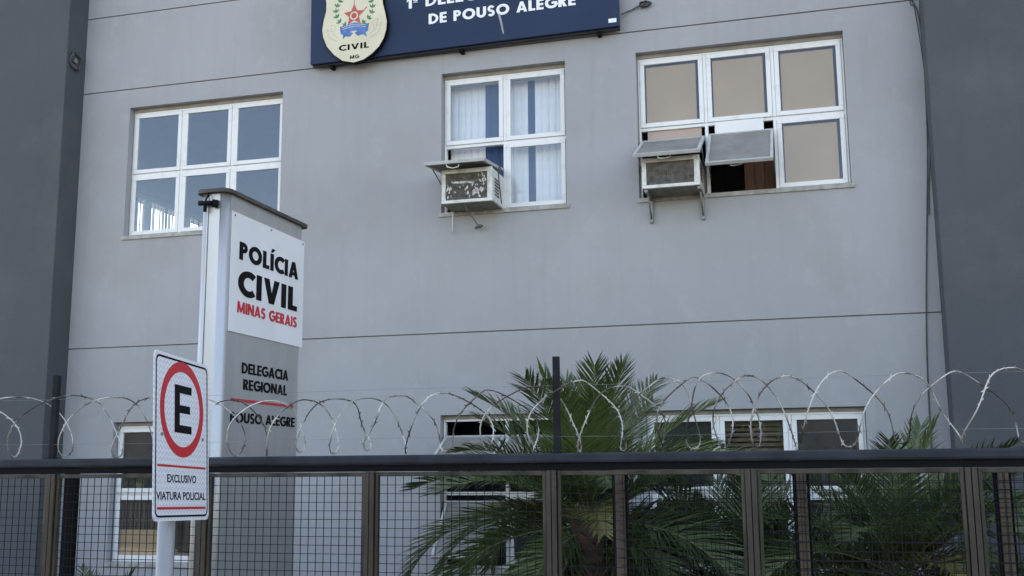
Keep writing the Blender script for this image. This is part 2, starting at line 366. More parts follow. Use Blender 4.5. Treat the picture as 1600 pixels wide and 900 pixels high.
# rooms behind the windows
bpart('roof', MB().box(-13.4, 7.4, 11.242, 20, ROOF-.3, ROOF), M_pave)
bpart('floor_slab', MB().box(-8.50, 7.4, 11.242, 19.7, 3.5, 3.7), M_roomfloor)
bpart('ceiling_slab', MB().box(-8.50, 7.4, 11.242, 19.7, 7.02, 7.2), M_room)
bpart('floor_slab', MB().box(-8.50, 7.4, 11.242, 19.7, .02, .2), M_roomfloor)
bpart('back_wall', MB().box(-8.7, 7.4, 19.7, 20, 0, ROOF-.31), M_wall)
for x in (-4.9, -2.05, 1.6):
    bpart('partition_wall', MB().box(x, x+.12, 11.244, 19.69, .21, 3.49), M_room)
    bpart('partition_wall', MB().box(x, x+.12, 11.244, 19.69, 3.71, 7.01), M_room)
bpart('partition_wall', MB().box(-8.49, 1.59, 15.5, 15.6, 3.71, 7.01), M_room)
bpart('partition_wall', MB().box(-8.49, 1.59, 14.5, 14.6, .21, 3.49), M_room)
# left flank wall with its own window (seen through the upper left window)
lw = MB()
for (y0, y1, z0, z1) in ((11.242, 11.9, 0, ROOF-.31), (14.3, 19.69, 0, ROOF-.31), (11.9, 14.3, 0, 5.0), (11.9, 14.3, 6.1, ROOF-.31)):
    lw.box(-8.7, -8.505, y0, y1, z0, z1)
bpart('flank_wall', lw, M_wall)
bpart('flank_wall', MB().box(7.4, 7.5, 11.242, 20, 0, ROOF), M_wall)

def window(x0, x1, z0, z1, n, tilt={}, backings={}, label=None, glass=None):
    """aluminium window: frame in the opening, n columns by 2 rows of sashes; tilt {(col,row): (hinge drop, angle)}"""
    W = MB(); yf, yb = 11.095, 11.15
    fx0, fx1, fz0, fz1 = x0+.004, x1-.004, z0+.036, z1-.044
    W.box(fx0, fx1, yf, yb, fz1-.022, fz1); W.box(fx0, fx1, yf, yb, fz0, fz0+.024)
    W.box(fx0, fx0+.022, yf+.002, yb, fz0+.024, fz1-.022); W.box(fx1-.022, fx1, yf+.002, yb, fz0+.024, fz1-.022)
    zm = fz0 + (fz1-fz0)*.4935
    W.box(fx0+.022, fx1-.022, yf+.003, yb, zm-.017, zm+.017)
    cw = (fx1-fx0-.024)/n
    for k in range(1, n):
        xc = fx0+.012+cw*k; W.box(xc-.017, xc+.017, yf-.004, yb, fz0+.024, zm-.017); W.box(xc-.017, xc+.017, yf-.004, yb, zm+.017, fz1-.022)
    w = bpart('window', W, M_alu, label, bevel=.003)
    def sub(name, mb, m, lab=None, T=None, bevel=0):
        o = mb.build(name, m, w, bevel, (Matrix.Translation(-BL) @ T) if T else Matrix.Translation(-BL), lab); return o
    sub('header', MB().box(x0+.002, x1-.002, 11.085, 11.2, z1-.044, z1-.001), M_header)
    sub('sill', MB().box(x0-.022, x1+.028, 10.982, 11.2, z0-.012, z0+.034), M_sill, bevel=.005)
    for k in range(n):
        for row in (0, 1):
            a = fx0+.012+cw*k+(.019 if k else .012); b = fx0+.012+cw*(k+1)-(.019 if k < n-1 else .012)
            c, d = (fz0+.026, zm-.019) if row == 0 else (zm+.019, fz1-.024)
            s = .030 if (k, row) in tilt else .047
            T = None; y0 = yf-.012
            if (k, row) in tilt:
                drop, ang = tilt[k, row]
                hz = d-drop; hy = yf-.016
                T = Matrix.Translation((0, hy, hz)) @ Matrix.Rotation(-ang, 4, 'X') @ Matrix.Translation((0, -hy, -d))
            Q = MB()
            ya, yb2 = y0, y0+.036
            Q.box(a, b, ya, yb2, c, c+s); Q.box(a, b, ya, yb2, d-s, d)
            Q.box(a, a+s, ya+.001, yb2-.001, c+s, d-s); Q.box(b-s, b, ya+.001, yb2-.001, c+s, d-s)
            sub('sash', Q, M_aged if T else M_alu, None, T, bevel=.004)
            gm = M_dustglass if (k, row) in tilt else (glass or M_glass)
            sub('pane', MB().box(a+s-.004, b-s+.004, ya+.014, ya+.019, c+s-.004, d-s+.004), gm, None, T)
            if (k, row) in tilt:
                H = MB(); xm = (a+b)/2-.03
                H.tube([(xm-.06, yb2+.002, c+.025), (xm-.05, yb2+.03, c+.03), (xm, yb2+.04, c+.055), (xm+.06, yb2+.03, c+.06), (xm+.07, yb2+.004, c+.05)], .007, 6)
                sub('handle', H, M_alu, None, T)
                # stay arms from the frame to the sash sides
                for xs_, sg in ((a+.006, 1), (b-.006, -1)):
                    p1 = T @ Vector((xs_, yb2, c+.26)); st = MB()
                    st.tube([(xs_, 11.1, p1.z-.16), tuple(p1)], .007, 5); sub('stay_arm', st, M_steel)
            if (k, row) in backings:
                pm, l_, r_, b_, t_ = backings[k, row]
                sub('reflection_sheet' if pm is M_panerefl else 'pane_backing', MB().box(a+s+l_, b-s-r_, ya+.034, ya+.036, c+s+b_, d-s-t_), pm)
    return w
PB = (M_paper, .014, .03, .004, .022)
window(*WX[0], *UZ, 3, label='upper window at left with bare slate blue panes', glass=M_glassb)
window(*WX[1], *UZ, 2, tilt={(0, 0): (.27, R(84))}, label='upper middle window with vertical blinds and an open sash')
wR = window(*WX[2], *UZ, 3, tilt={(0, 0): (.10, R(63)), (1, 0): (.085, R(50))},
       backings={(0, 1): PB, (1, 1): PB, (2, 1): PB, (2, 0): PB}, label='upper right window covered with brown paper, two lower sashes open')
MB().box(-1.585, -1.02, 11.12, 11.123, 5.75, 6.03).build('pane_backing', M_pink, wR, T=Matrix.Translation(-BL))
MB().box(-.88, -.385, 11.075, 11.083, 5.90, 6.05).build('filler_board', M_board, wR, T=Matrix.Translation(-BL))
DK = (M_panerefl, .001, .001, .001, .001)  # whole pane backed with the painted dark reflection
wg = window(*WX[0], *GZ, 3, backings={(0, 1): DK, (1, 1): DK, (2, 1): DK, (1, 0): DK, (2, 0): DK}, label='ground floor window behind the parking sign')
MB().box(-7.79, -7.27, 11.125, 11.128, 1.56, 1.86).build('pane_backing', M_paper, wg, T=Matrix.Translation(-BL))  # beige sheet standing in for the reflection in this lower pane
MB().box(-7.79, -7.27, 11.13, 11.133, 1.861, 2.24).build('reflection_sheet', M_panerefl, wg, T=Matrix.Translation(-BL))
for k_ in range(9): MB().box(-7.765+k_*.056, -7.74+k_*.056, 11.118, 11.124, 1.87, 2.16).build('baluster', M_rust, wg, T=Matrix.Translation(-BL))
MB().box(-7.79, -7.27, 11.112, 11.117, 1.96, 1.985).build('screen_rail', M_rust, wg, T=Matrix.Translation(-BL))
window(*WX[1], *GZ, 2, tilt={(0, 1): (.14, R(62)), (1, 1): (.14, R(62)), (0, 0): (.05, R(40))}, backings={(1, 0): DK}, label='ground floor window half hidden by the palm, sashes tilted open')
window(*WX[2], *GZ, 3, backings={(0, 1): DK, (2, 1): DK, (0, 0): DK, (2, 0): DK}, label='ground floor window above the right palms')

# blinds
def blind(label, x0, x1, z0, z1, y, gaps=(), pitch=.082, blue=(), side=None):
    T = thing('vertical_blind', label, 'blind', (x0, y, z0))
    MB().box(0, x1-x0, -.02, .02, z1-z0, z1-z0+.035).build('head_rail', M_blind, T)
    me = {}
    for nm, m in (('p', M_blind), ('b', M_blue)):
        bm_ = MB(); n = 5
        for i in range(n-1):
            u0_, u1_ = -.0445+.089*i/(n-1), -.0445+.089*(i+1)/(n-1); c0, c1 = .010*(1-(u0_/.0445)**2), .010*(1-(u1_/.0445)**2)
            bm_.quad([(u0_, -c0, 0), (u1_, -c1, 0), (u1_, -c1, z1-z0), (u0_, -c0, z1-z0)])
        me[nm] = bm_.mesh('slat', m)
    x = pitch/2
    while x < x1-x0:
        X = x0+x; g = any(a < X < b for a, b in gaps)
        if not g:
            o = link('slat', me['b' if any(a < X < b for a, b in blue) else 'p'], T); o.location = (x, random.uniform(-.004, .004), 0); o.rotation_euler.z = R(random.uniform(3, 9))
        x += pitch
    return T
blind('pale vertical blind with two navy bands behind the upper middle window', -3.83, -2.46, 4.9, 6.78, 11.27, blue=((-3.40, -3.17), (-2.955, -2.865)))
# backlit blind on the flank window, slats turned edge-on so the sky shows between them
T = thing('vertical_blind', 'half open vertical blind glowing behind the lower left pane of the upper left window', 'blind', (-8.42, 11.9, 5.0))
MB().box(-.03, .03, 0, 2.4, 1.05, 1.10).build('head_rail', M_blind, T)
sb = MB().box(-.040, .040, -.0015, .0015, .02, 1.05).mesh('slat', M_blind)
y = .08
while y < 2.36:
    o = link('slat', sb, T); o.location = (0, y, 0); o.rotation_euler.z = R(random.choice((-56, -66, -40, -30, -80, 30, -48)))
    y += .074
T = thing('slatted_blind', 'brown slatted blind in the middle column of the right ground floor window', 'blind', (-.97, 11.2, 1.5))
MB().box(0, .70, -.02, .02, 1.52, 1.55).build('head_rail', M_brown, T)
sb = MB().box(0, .70, -.022, .022, -.001, .001).mesh('slat', M_brown)
for k_ in range(30):
    o = link('slat', sb, T); o.location = (0, 0, .03+k_*.05); o.rotation_euler.x = R(52)
# wooden cupboard behind the open sash of the right window
T = thing('wooden_cabinet', 'brown plank cabinet seen through the open middle sash', 'cabinet', (-.62, 11.5, 3.7))
for k in range(4): MB().box(k*.105, k*.105+.101, 0, .02, 0, 2.2).build('plank', M_wood, T, bevel=.003)
MB().box(0, .42, .021, .4, 0, 2.2).build('carcass', M_wood, T)

# ------------------------------------------------------------------ facade sign with crest
FS = thing('facade_sign', 'navy blue police station board with cream crest above the windows', 'sign', (-3.6, 10.86, 7.12))
FL = Vector((-3.6, 10.86, 7.12)); FS.rotation_euler.y = -.0106
def fpart(name, mb, m, parent=None, bevel=0):
    return mb.build(name, m, parent or FS, bevel, Matrix.Translation(-FL))
fpart('board', MB().box(-5.395, -1.814, 10.86, 10.90, 7.116, 8.75), M_navy, bevel=.004)
fpart('board_frame', MB().box(-5.385, -1.824, 10.902, 10.96, 7.10, 8.74), M_navyedge)
for x in (-5.16, -3.6, -2.05): fpart('bracket', MB().box(x-.02, x+.02, 10.91, 10.999, 7.065, 7.099), M_black_iron)
TF = Matrix(((1, 0, 0, -FL.x), (0, 0, -1, 10.86-FL.y-.0005), (0, 1, 0, -FL.z), (0, 0, 0, 1)))
heavy('1ª DELEGACIA REGIONAL', -4.215, 7.628, 2.45, .128, TF, M_white, FS, w=.22)
heavy('DE POUSO ALEGRE', -3.955, 7.412, 1.675, .122, TF, M_white, FS, w=.235)
fpart('label_plate', MB().box(-1.93, -1.845, 10.856, 10.8598, 7.16, 7.205), M_white)
fpart('paint_streak', MB().prism([(-3.155, 7.43), (-3.13, 7.44), (-3.105, 7.33), (-3.085, 7.19), (-3.10, 7.19), (-3.125, 7.31)], 10.8585, 10.8598), M_streak)
half = [(-4.83, 7.042), (-4.97, 7.079), (-5.075, 7.162), (-5.166, 7.273), (-5.214, 7.394), (-5.227, 7.482), (-5.21, 7.595), (-5.18, 7.707), (-5.178, 7.80), (-5.20, 7.95), (-5.235, 8.06), (-5.12, 8.16), (-4.98, 8.17), (-4.83, 8.24)]
halfr = [(-4.707, 7.064), (-4.606, 7.123), (-4.521, 7.198), (-4.464, 7.291), (-4.434, 7.386), (-4.426, 7.485), (-4.448, 7.60), (-4.476, 7.71), (-4.48, 7.80), (-4.455, 7.95), (-4.42, 8.06), (-4.54, 8.16), (-4.68, 8.17)]
sh = half + halfr[::-1]
cx, cz = -4.828, 7.6
crest = fpart('crest', MB().prism(sh, 10.80, 10.858), M_black)
MB().prism([(cx+(x-cx)*.985, cz+(z-cz)*.985) for x, z in sh], 10.796, 10.7998).build('shield_face', M_cream, crest, T=Matrix.Translation(-FL))
def cpart(name, mb, m): return mb.build(name, m, crest, T=Matrix.Translation(-FL))
sx, sz = -4.828, 7.615
star = []
for k in range(10):
    r_ = .132 if k % 2 == 0 else .062; a = math.pi/2+k*math.pi/5; star.append((sx+r_*math.cos(a), sz+r_*math.sin(a)))
cpart('star', MB().prism(star, 10.793, 10.7958), M_emred)
cpart('star_ring', MB().ring([(sx+.05*math.cos(a*math.pi/10), sz-.01+.05*math.sin(a*math.pi/10)) for a in range(20)], [(sx+.034*math.cos(a*math.pi/10), sz-.01+.034*math.sin(a*math.pi/10)) for a in range(20)], 10.7915, 10.7928), M_cream)
cpart('pointer', MB().prism([(sx-.004, 7.735), (sx+.004, 7.735), (sx+.003, 7.80), (sx-.003, 7.80)], 10.7935, 10.7957).prism([(sx+.08, sz+.02), (sx+.16, sz+.085), (sx+.164, sz+.078), (sx+.088, sz+.012)], 10.7935, 10.7957), M_emred)
for sg in (-1, 1):
    wr = MB()
    pts = [(.10, -.115), (.165, -.07), (.205, -.01), (.222, .055), (.215, .12), (.185, .175), (.14, .225), (.10, .25)]
    for i, (px, pz) in enumerate(pts):
        for j, da in enumerate((-.75, .0, .75)):
            q = pts[min(i+1, len(pts)-1)]; p_ = pts[max(i-1, 0)]; ang = math.atan2(q[1]-p_[1], q[0]-p_[0])+da
            ca, sa = math.cos(ang), math.sin(ang); L = .058
            lf = [(px, pz), (px+ca*L*.5-sa*.012, pz+sa*L*.5+ca*.012), (px+ca*L, pz+sa*L), (px+ca*L*.5+sa*.012, pz+sa*L*.5-ca*.012)]
            y_ = 10.7932+.0004*j+.0001*i
            wr.quad([(sx+sg*a, y_, sz+b) for a, b in lf])
    cpart('laurel_branch', wr, M_emgreen)
for nm, pl in (('ribbon', [(-5.0, 7.498), (-4.96, 7.475), (-4.9, 7.512), (-4.828, 7.522), (-4.75, 7.512), (-4.70, 7.475), (-4.648, 7.498), (-4.66, 7.41), (-4.70, 7.385), (-4.76, 7.42), (-4.828, 7.43), (-4.9, 7.42), (-4.95, 7.385), (-4.99, 7.41)]),
               ('ribbon', [(-4.96, 7.395), (-4.88, 7.42), (-4.84, 7.40), (-4.88, 7.36), (-4.93, 7.375), (-4.965, 7.345)]), ('ribbon', [(-4.69, 7.395), (-4.78, 7.42), (-4.82, 7.40), (-4.78, 7.36), (-4.72, 7.375), (-4.67, 7.335)])):
    cpart(nm, MB().prism(pl, 10.7905 if len(pl) > 8 else 10.7925, 10.7958 if len(pl) > 8 else 10.7957), M_emblue)
bl = MB()
for z in (7.455, 7.478):
    pr = [(-4.97+.285*k/12, z+.022*math.sin(math.pi*k/12)) for k in range(13)]
    for a, b in zip(pr, pr[1:]): bl.quad([(a[0], 10.7898, a[1]-.003), (b[0], 10.7898, b[1]-.003), (b[0], 10.7898, b[1]+.003), (a[0], 10.7898, a[1]+.003)])
cpart('ribbon_line', bl, M_cream)
# faint scroll outline round the word
for sg in (-1, 1):
    sc = MB()
    pl = [(.19, -.30), (.30, -.24), (.335, -.13), (.27, -.17), (.29, -.08), (.22, -.11), (.255, -.20), (.19, -.25)]
    pl = [(sx+sg*a, sz+b) for a, b in pl]
    for a, b in zip(pl, pl[1:]):
        d = Vector((b[0]-a[0], b[1]-a[1])).normalized()*.0022; n_ = (-d.y, d.x)
        sc.quad([(a[0]+n_[0], 10.7952, a[1]+n_[1]), (b[0]+n_[0], 10.7952, b[1]+n_[1]), (b[0]-n_[0], 10.7952, b[1]-n_[1]), (a[0]-n_[0], 10.7952, a[1]-n_[1])])
    cpart('scroll_line', sc, M_emline)
TC = Matrix(((1, 0, 0, -FL.x), (0, 0, -1, 10.7956-FL.y), (0, 1, 0, -FL.z), (0, 0, 0, 1)))
for body, u, v, ww, hh in (('CIVIL', -5.012, 7.205, .365, .068), ('MG', -4.875, 7.095, .11, .042), ('POLÍCIA', -5.06, 7.95, .46, .08)):
    heavy(body, u, v, ww, hh, TC, M_black, crest, w=.21, gap=.16, thick=.002)

# ------------------------------------------------------------------ air conditioners
def air_con(label, x0, x1, yf, z0, z1, flakes, brackets, drain):
    A = thing('air_conditioner', label, 'air conditioner', ((x0+x1)/2, 11, z0), 'window air conditioners')
    AL = Vector(((x0+x1)/2, 11, z0)); T = Matrix.Translation(-AL)
    b = MB(); e = .045
    b.box(x0, x1, yf, yf+.03, z1-e, z1); b.box(x0, x1, yf, yf+.03, z0, z0+e*.75)
    b.box(x0, x0+e, yf+.001, yf+.03, z0+e*.75, z1-e); b.box(x1-e*1.25, x1, yf+.001, yf+.03, z0+e*.75, z1-e)
    b.build('front_bezel', M_acwhite, A, .005, T)
    c = MB(); c.box(x0+.004, x1-.004, yf+.031, 11.3, z0+.012, z1-.004); c.build('casing', M_acwhite, A, .006, T)
    MB().box(x0+.006, x1-.006, yf+.032, 11.06, z0-.006, z0+.011).build('drip_tray', M_acunder, A, 0, T)
    g = MB(); g.box(x0+e, x1-e*1.25, yf+.022, yf+.0305, z0+e*.75, z1-e)
    n = 26
    for k in range(n):
        x = x0+e+(x1-x0-2.25*e)*(k+.5)/n; g.box(x-.002, x+.002, yf+.012, yf+.0218, z0+e*.75, z1-e)
    for k in range(1, 6):
        z = z0+e*.75+(z1-z0-1.75*e)*k/6; g.box(x0+e, x1-e*1.25, yf+.009, yf+.0118, z-.0015, z+.0015)
    g.build('condenser_grille', M_acdark, A, 0, T)
    v = MB()
    for k in range(6): v.box(x1-.0035, x1+.002, yf+.10, yf+.26, z0+.08+k*.034, z0+.098+k*.034)
    v.build('side_vent', M_acdark, A, 0, T)
    if flakes:
        rnd = random.Random(3); f = MB()
        gx0, gx1, gz0, gz1 = x0+e+.01, x1-e*1.25-.01, z0+e, z1-e-.01
        for i in range(64):
            if i < 34: a = rnd.gauss(.72, .14); c_ = rnd.gauss(.30, .17)
            elif i < 46: a = rnd.gauss(.92, .04); c_ = rnd.uniform(.2, .8)
            elif i < 54: a = rnd.uniform(.02, .12); c_ = rnd.uniform(.05, .45)
            else: a = rnd.uniform(.02, .97); c_ = rnd.choice((.93, .05, .5))+rnd.uniform(-.04, .04)
            if not (0 <= a <= 1 and 0 <= c_ <= 1): continue
            r_ = rnd.uniform(.006, .026)
            px, pz = gx0+(gx1-gx0)*a, gz0+(gz1-gz0)*c_; m_ = 8; sk = rnd.uniform(-.6, .6)
            pl = []
            for k in range(m_):
                uu_, vv_ = r_*rnd.uniform(.3, 1.1)*.7*math.cos(2*math.pi*k/m_), r_*rnd.uniform(.4, 1.3)*1.2*math.sin(2*math.pi*k/m_)
                pl.append((min(gx1, max(gx0, px+uu_+sk*vv_)), min(gz1, max(gz0, pz+vv_))))
            f.prism(pl, yf+.0065-.00006*i, yf+.0078-.00006*i)
        f.prism([(gx0+.05, gz1-.075), (gx0+.30, gz1-.085), (gx0+.31, gz1-.11), (gx0+.06, gz1-.098)], yf+.0055, yf+.007)
        f.build('peeling_film', M_flake, A, 0, T, kind='stuff')
    if brackets:
        for x in (x0+.02, x1-.03):
            k = MB(); k.box(x, x+.03, yf+.02, 10.998, z0-.034, z0-.008); k.box(x, x+.03, 10.962, 10.998, z0-.27, z0-.035)
            k.tube([(x+.015, yf+.16, z0-.034), (x+.015, 10.975, z0-.24)], .009, 6)
            k.build('bracket', M_steel, A, 0, T)
    if drain:
        h = MB(); h.tube([(x0+.02, 10.95, z0), (x0+.005, 10.955, z0-.07), (x0, 10.965, z0-.2), (x0-.01, 10.968, z0-.24)], .007, 6); h.build('drain_hose', M_hose, A, 0, T)
        p = MB(); p.tube([(x0+.24, yf+.05, z0+.01), (x0+.245, yf+.10, z0-.06), (x0+.28, yf+.22, z0-.12), (x0+.30, 10.93, z0-.18)], .006, 6)
        p.tube([(x0+.305, 10.925, z0-.178), (x0+.312, 10.925, z0-.20)], .03, 12, r2=.05); p.build('drain_spout', M_steel, A, 0, T)
        s = MB(); s.tube([(x1-.02, 11.1, z1+.06), (x1+.02, 10.8, z1+.05), (x1+.03, 10.72, z1-.03), (x1+.028, 10.85, z0+.02)], .006, 6); s.build('power_cable', M_cable, A, 0, T)
    return A
air_con('window air conditioner with white peeling film on its grille, under the navy banded blind', -3.712, -3.152, 10.60, 5.272, 5.638, True, False, True)
air_con('grey faced window air conditioner on two brackets under the brown paper window', -1.583, -1.006, 10.60, 5.272, 5.583, False, True, False)

# ------------------------------------------------------------------ cables on the wall
def cable(name, label, pts, r, cat='cable'):
    c = MB(); P = [Vector(p) for p in pts]; out = []
    for i in range(len(P)-1):
        a, b, c_, d = P[max(i-1, 0)], P[i], P[i+1], P[min(i+2, len(P)-1)]
        for k in range(6):
            t = k/6; out.append(.5*((2*b)+(c_-a)*t+(2*a-5*b+4*c_-d)*t*t+(3*b-a-3*c_+d)*t**3))
    out.append(P[-1]); c.tube(out, r, 5); o = c.build(name, M_cable); tag(o, label, cat); return o
cable('wall_cable', 'thin grey cable hanging down the wall beside the right pier', [(1.06, 10.99, 7.6), (1.08, 10.985, 7.2), (1.11, 10.985, 7.11), (1.16, 10.985, 6.97), (1.183, 10.98, 6.66), (1.186, 10.985, 6.43), (1.17, 10.985, 5.77), (1.15, 10.985, 5.4), (1.12, 10.985, 5.0), (1.04, 10.985, 3.88), (1.01, 10.985, 3.0), (1.0, 10.985, 1.2)], .0075)
cable('wall_cable', 'second thin cable close to the right pier edge near the top', [(1.18, 10.99, 8.2), (1.10, 10.985, 7.14), (1.135, 10.985, 7.0), (1.184, 10.985, 6.3), (1.183, 10.985, 5.6), (1.15, 10.985, 5.2), (1.13, 10.985, 4.9)], .005)
tw = [(-1.80, 10.93, 7.29), (-1.74, 10.97, 7.33), (-1.68, 10.975, 7.35), (-1.62, 10.97, 7.375)]
for k in range(26):
    a = k*1.25; tw.append((-1.56+.05*math.cos(a)+.002*k*random.uniform(-1, 1), 10.965+.015*math.sin(a*1.7), 7.39+.028*math.sin(a)))
cable('cable_tangle', 'dark knotted cable tangle at the right end of the navy board', tw, .008)
ring = [(-8.49+.016*math.sin(3*a), 10.79+.105*math.cos(a)*(1-.004*i), 7.46+.115*math.sin(a)*(1-.006*i)) for i, a in enumerate([k*math.pi/8 for k in range(44)])]
cable('cable_coil', 'coiled cable hung on the side of the left slate pier', ring, .011)
t_ = MB().tube([(-8.516, 10.79, 7.46), (-8.49, 10.79, 7.46)], .03, 12); tag(t_.build('wall_box', M_steel), 'small round grey box inside the cable coil', 'junction box')

# ------------------------------------------------------------------ totem sign
TL = Vector((-4.0, 7.2, 0)); TS = thing('totem_sign', 'tall silver police totem sign with white panel behind the fence', 'sign', TL)
def rrect(x0, x1, y0, y1, r, n=5):
    o = []
    for cx_, cy_, a0 in ((x1-r, y1-r, 0), (x0+r, y1-r, 90), (x0+r, y0+r, 180), (x1-r, y0+r, 270)):
        for k in range(n+1): a = R(a0+90*k/n); o.append((cx_+r*math.cos(a), cy_+r*math.sin(a)))
    return o
def tpart(name, mb, m, parent=None, bevel=0): return mb.build(name, m, parent or TS, bevel, Matrix.Translation(-TL))
col = tpart('column', MB().prism(rrect(-4.10, -3.890, 6.60, 7.792, .055), 0, 4.425, plane='xy'), M_totem)
for p in col.data.polygons: p.use_smooth = len(p.vertices) == 4 and max((col.data.vertices[i].co.xy-col.data.vertices[j].co.xy).length for i in p.vertices for j in p.vertices) < .05
tpart('side_seam', MB().box(-4.035, -4.029, 6.597, 6.603, .05, 4.42), M_soff)
tpart('lid', MB().prism(rrect(-4.125, -3.862, 6.56, 7.84, .06), 4.426, 4.452, plane='xy'), M_lid)
pan = tpart('white_panel', MB().box(-3.8885, -3.882, 6.668, 7.786, 3.462, 4.31), M_panel)
TT = Matrix(((0, 0, 1, -3.8818-TL.x), (1, 0, 0, -TL.y), (0, 1, 0, 0), (0, 0, 0, 1)))
heavy('POLÍCIA', 6.776, 3.985, .908, .127, TT, M_black, pan, w=.25)
heavy('CIVIL', 6.772, 3.732, .905, .182, TT, M_black, pan, w=.25, gap=.12)
heavy('MINAS GERAIS', 6.770, 3.606, .912, .079, TT, M_red, pan, w=.215)
TT2 = Matrix(((0, 0, 1, -3.8898-TL.x), (1, 0, 0, -TL.y), (0, 1, 0, 0), (0, 0, 0, 1)))
heavy('DELEGACIA', 6.877, 3.186, .70, .076, TT2, M_black, TS, w=.21)
heavy('REGIONAL', 6.904, 3.072, .66, .075, TT2, M_black, TS, w=.21)
heavy('POUSO ALEGRE', 6.742, 2.838, .962, .072, TT2, M_black, TS, w=.21)
tpart('red_bar', MB().box(-3.8895, -3.886, 6.76, 7.675, 2.985, 3.004), M_red)
for y_, z_ in ((6.70, 4.285), (7.23, 4.288), (7.755, 4.285)): tpart('rivet', MB().tube([(-3.882, y_, z_), (-3.876, y_, z_)], .007, 8), M_steel)
hk = MB(); hk.tube([(-4.03, 6.59, 4.43), (-4.02, 6.57, 4.40), (-4.04, 6.565, 4.37)], .006, 5); hk.tube([(-4.085, 6.56, 4.352), (-3.985, 6.565, 4.348)], .018, 8); hk.tube([(-4.04, 6.565, 4.34), (-4.04, 6.565, 4.29)], .012, 6)
hk.tube([(-3.985, 6.565, 4.348), (-3.955, 6.59, 4.345)], .03, 8)
tpart('cable_clamp', hk, M_black_iron)

# ------------------------------------------------------------------ parking sign
PS = thing('road_sign', 'white reflective parking sign with red ring and black E on grey pole', 'sign', (-2.96, 4.6, -.0))
d_ = Vector((-.15657, .98723, -.02944)); uu = Vector((-.0569, .02074, .99816)); nn = Vector((.98603, .15796, .05292))
TS_ = Matrix.Translation(Vector((-2.9009, 4.6, 2.6611))-Vector((-2.96, 4.6, 0))) @ Matrix((d_, -nn, uu)).transposed().to_4x4()   # local x along, y into, z up
def rr(w_, h_, r): return rrect(-w_/2, w_/2, -h_/2, h_/2, r)
def spart(name, mb, m, parent): 
    o = mb.build(name, m, parent); return o
plate = MB().prism(rr(.633, .765, .03), 0, .004).build('plate', M_sheet, PS); plate.matrix_local = TS_
spart('border_line', MB().ring(rr(.600, .732, .035), rr(.582, .714, .028), -.0012, -.0002), M_black, plate)
def ell(a, b, cx_, cz_, n=48): return [(cx_+a*math.cos(2*math.pi*k/n), cz_+b*math.sin(2*math.pi*k/n)) for k in range(n)]
spart('ring', MB().ring(ell(.250, .226, -.004, .134), ell(.205, .178, -.004, .134), -.0014, -.0002), M_red, plate)
e_ = MB()
zb, zt, xa, xb = .022, .247, -.094, .101
e_.box(xa, xa+.057, -.0016, -.0002, zb, zt)
for z_ in (zb, .116, zt-.037): e_.box(xa+.0571, xb-(.018 if z_ == .116 else 0), -.00158, -.0002, z_, z_+.037)
spart('letter', e_, M_black, plate)
spart('red_bar', MB().box(-.278, .276, -.0014, -.0002, -.140, -.130), M_red, plate)
spart('red_bar', MB().box(-.280, .276, -.0014, -.0002, -.331, -.320), M_red, plate)
TP = Matrix(((1, 0, 0, 0), (0, 0, -1, -.0002), (0, 1, 0, 0), (0, 0, 0, 1)))
text('EXCLUSIVO', -.172, -.209, .332, .036, TP, M_black, plate, bold=.02, thick=.001)
text('VIATURA POLICIAL', -.286, -.288, .56, .036, TP, M_black, plate, bold=.02, thick=.001)
for x in (-.235, .235): spart('bolt', MB().tube([(x, -.006, .005), (x, .0, .005)], .008, 8), M_steel, plate)
pl_ = MB().tube([(-.005, -.004, -.02), (-.005, -.004, 2.9)], .040, 20); pl_.build('pole', M_pole, PS)
for z_ in (2.5, 2.85): MB().box(-.055, .028, -.05, .042, z_-.015, z_+.015).build('clamp', M_steel, PS, T=Matrix.Translation((.0, 0, 0)))

# ------------------------------------------------------------------ front fence
FX = [-4.851+1.12*k for k in range(-3, 8)]; FY = 6.2
FE = thing('fence', 'dark bronze steel fence with wire mesh bays along the pavement', 'fence', (-2, FY, 0)); FEL = Vector((-2, FY, 0))
def fe(name, mb, m, bevel=0, kind=None): return mb.build(name, m, FE, bevel, Matrix.Translation(-FEL), None, kind)
xa, xb = FX[0]-.5, FX[-1]+.5
struct('fence_footing', MB().box(xa, xb, 6.1, 6.3, -.3, .12), M_kerb)
fe('top_rail', MB().box(xa, xb, FY-.042, FY+.042, 2.538, 2.594), M_rail, .014)
fe('shadow_gap_strip', MB().box(xa, xb, FY-.014, FY+.03, 2.497, 2.5375), M_black_iron)  # recessed strip coloured black for the shadow gap below the top rail
def share(name, me, parent, locs):
    for l in locs: o = link(name, me, parent); o.location = l
pm = MB(); pm.box(-.030, -.0025, -.036, .02, .12, 2.496); pm.box(.0025, .030, -.036, .02, .12, 2.4955); pm.box(-.0024, .0024, -.018, .015, .12, 2.495); post_me = pm.mesh('post', M_iron, bevel=.011)
share('post', post_me, FE, [(x-FEL.x, 0, 0) for x in FX])
fr = MB(); w0, w1 = .034, 1.12-.034
for a, b in ((w0, w0+.02), (w1-.02, w1)): fr.box(a, b, -.022, .012, .2, 2.494)
fr.box(w0+.02, w1-.02, -.021, .012, 2.468, 2.4935); fr.box(w0+.02, w1-.02, -.021, .012, .2, .226)
frame_me = fr.mesh('panel_frame', M_iron, bevel=.004)
def wire_panel(x0, x1, z0, z1, y, p=.051, r=.0018):
    b = MB()
    n = int((x1-x0)/p)
    for k in range(1, n+1):
        x = x0+(x1-x0)*k/(n+1); b.box(x-r, x+r, y-r, y+r, z0, z1)
    n = int((z1-z0)/p)
    for k in range(1, n+1):
        z = z1-p*k; b.box(x0, x1, y+r*1.05, y+r*3, z-r, z+r)
    return b
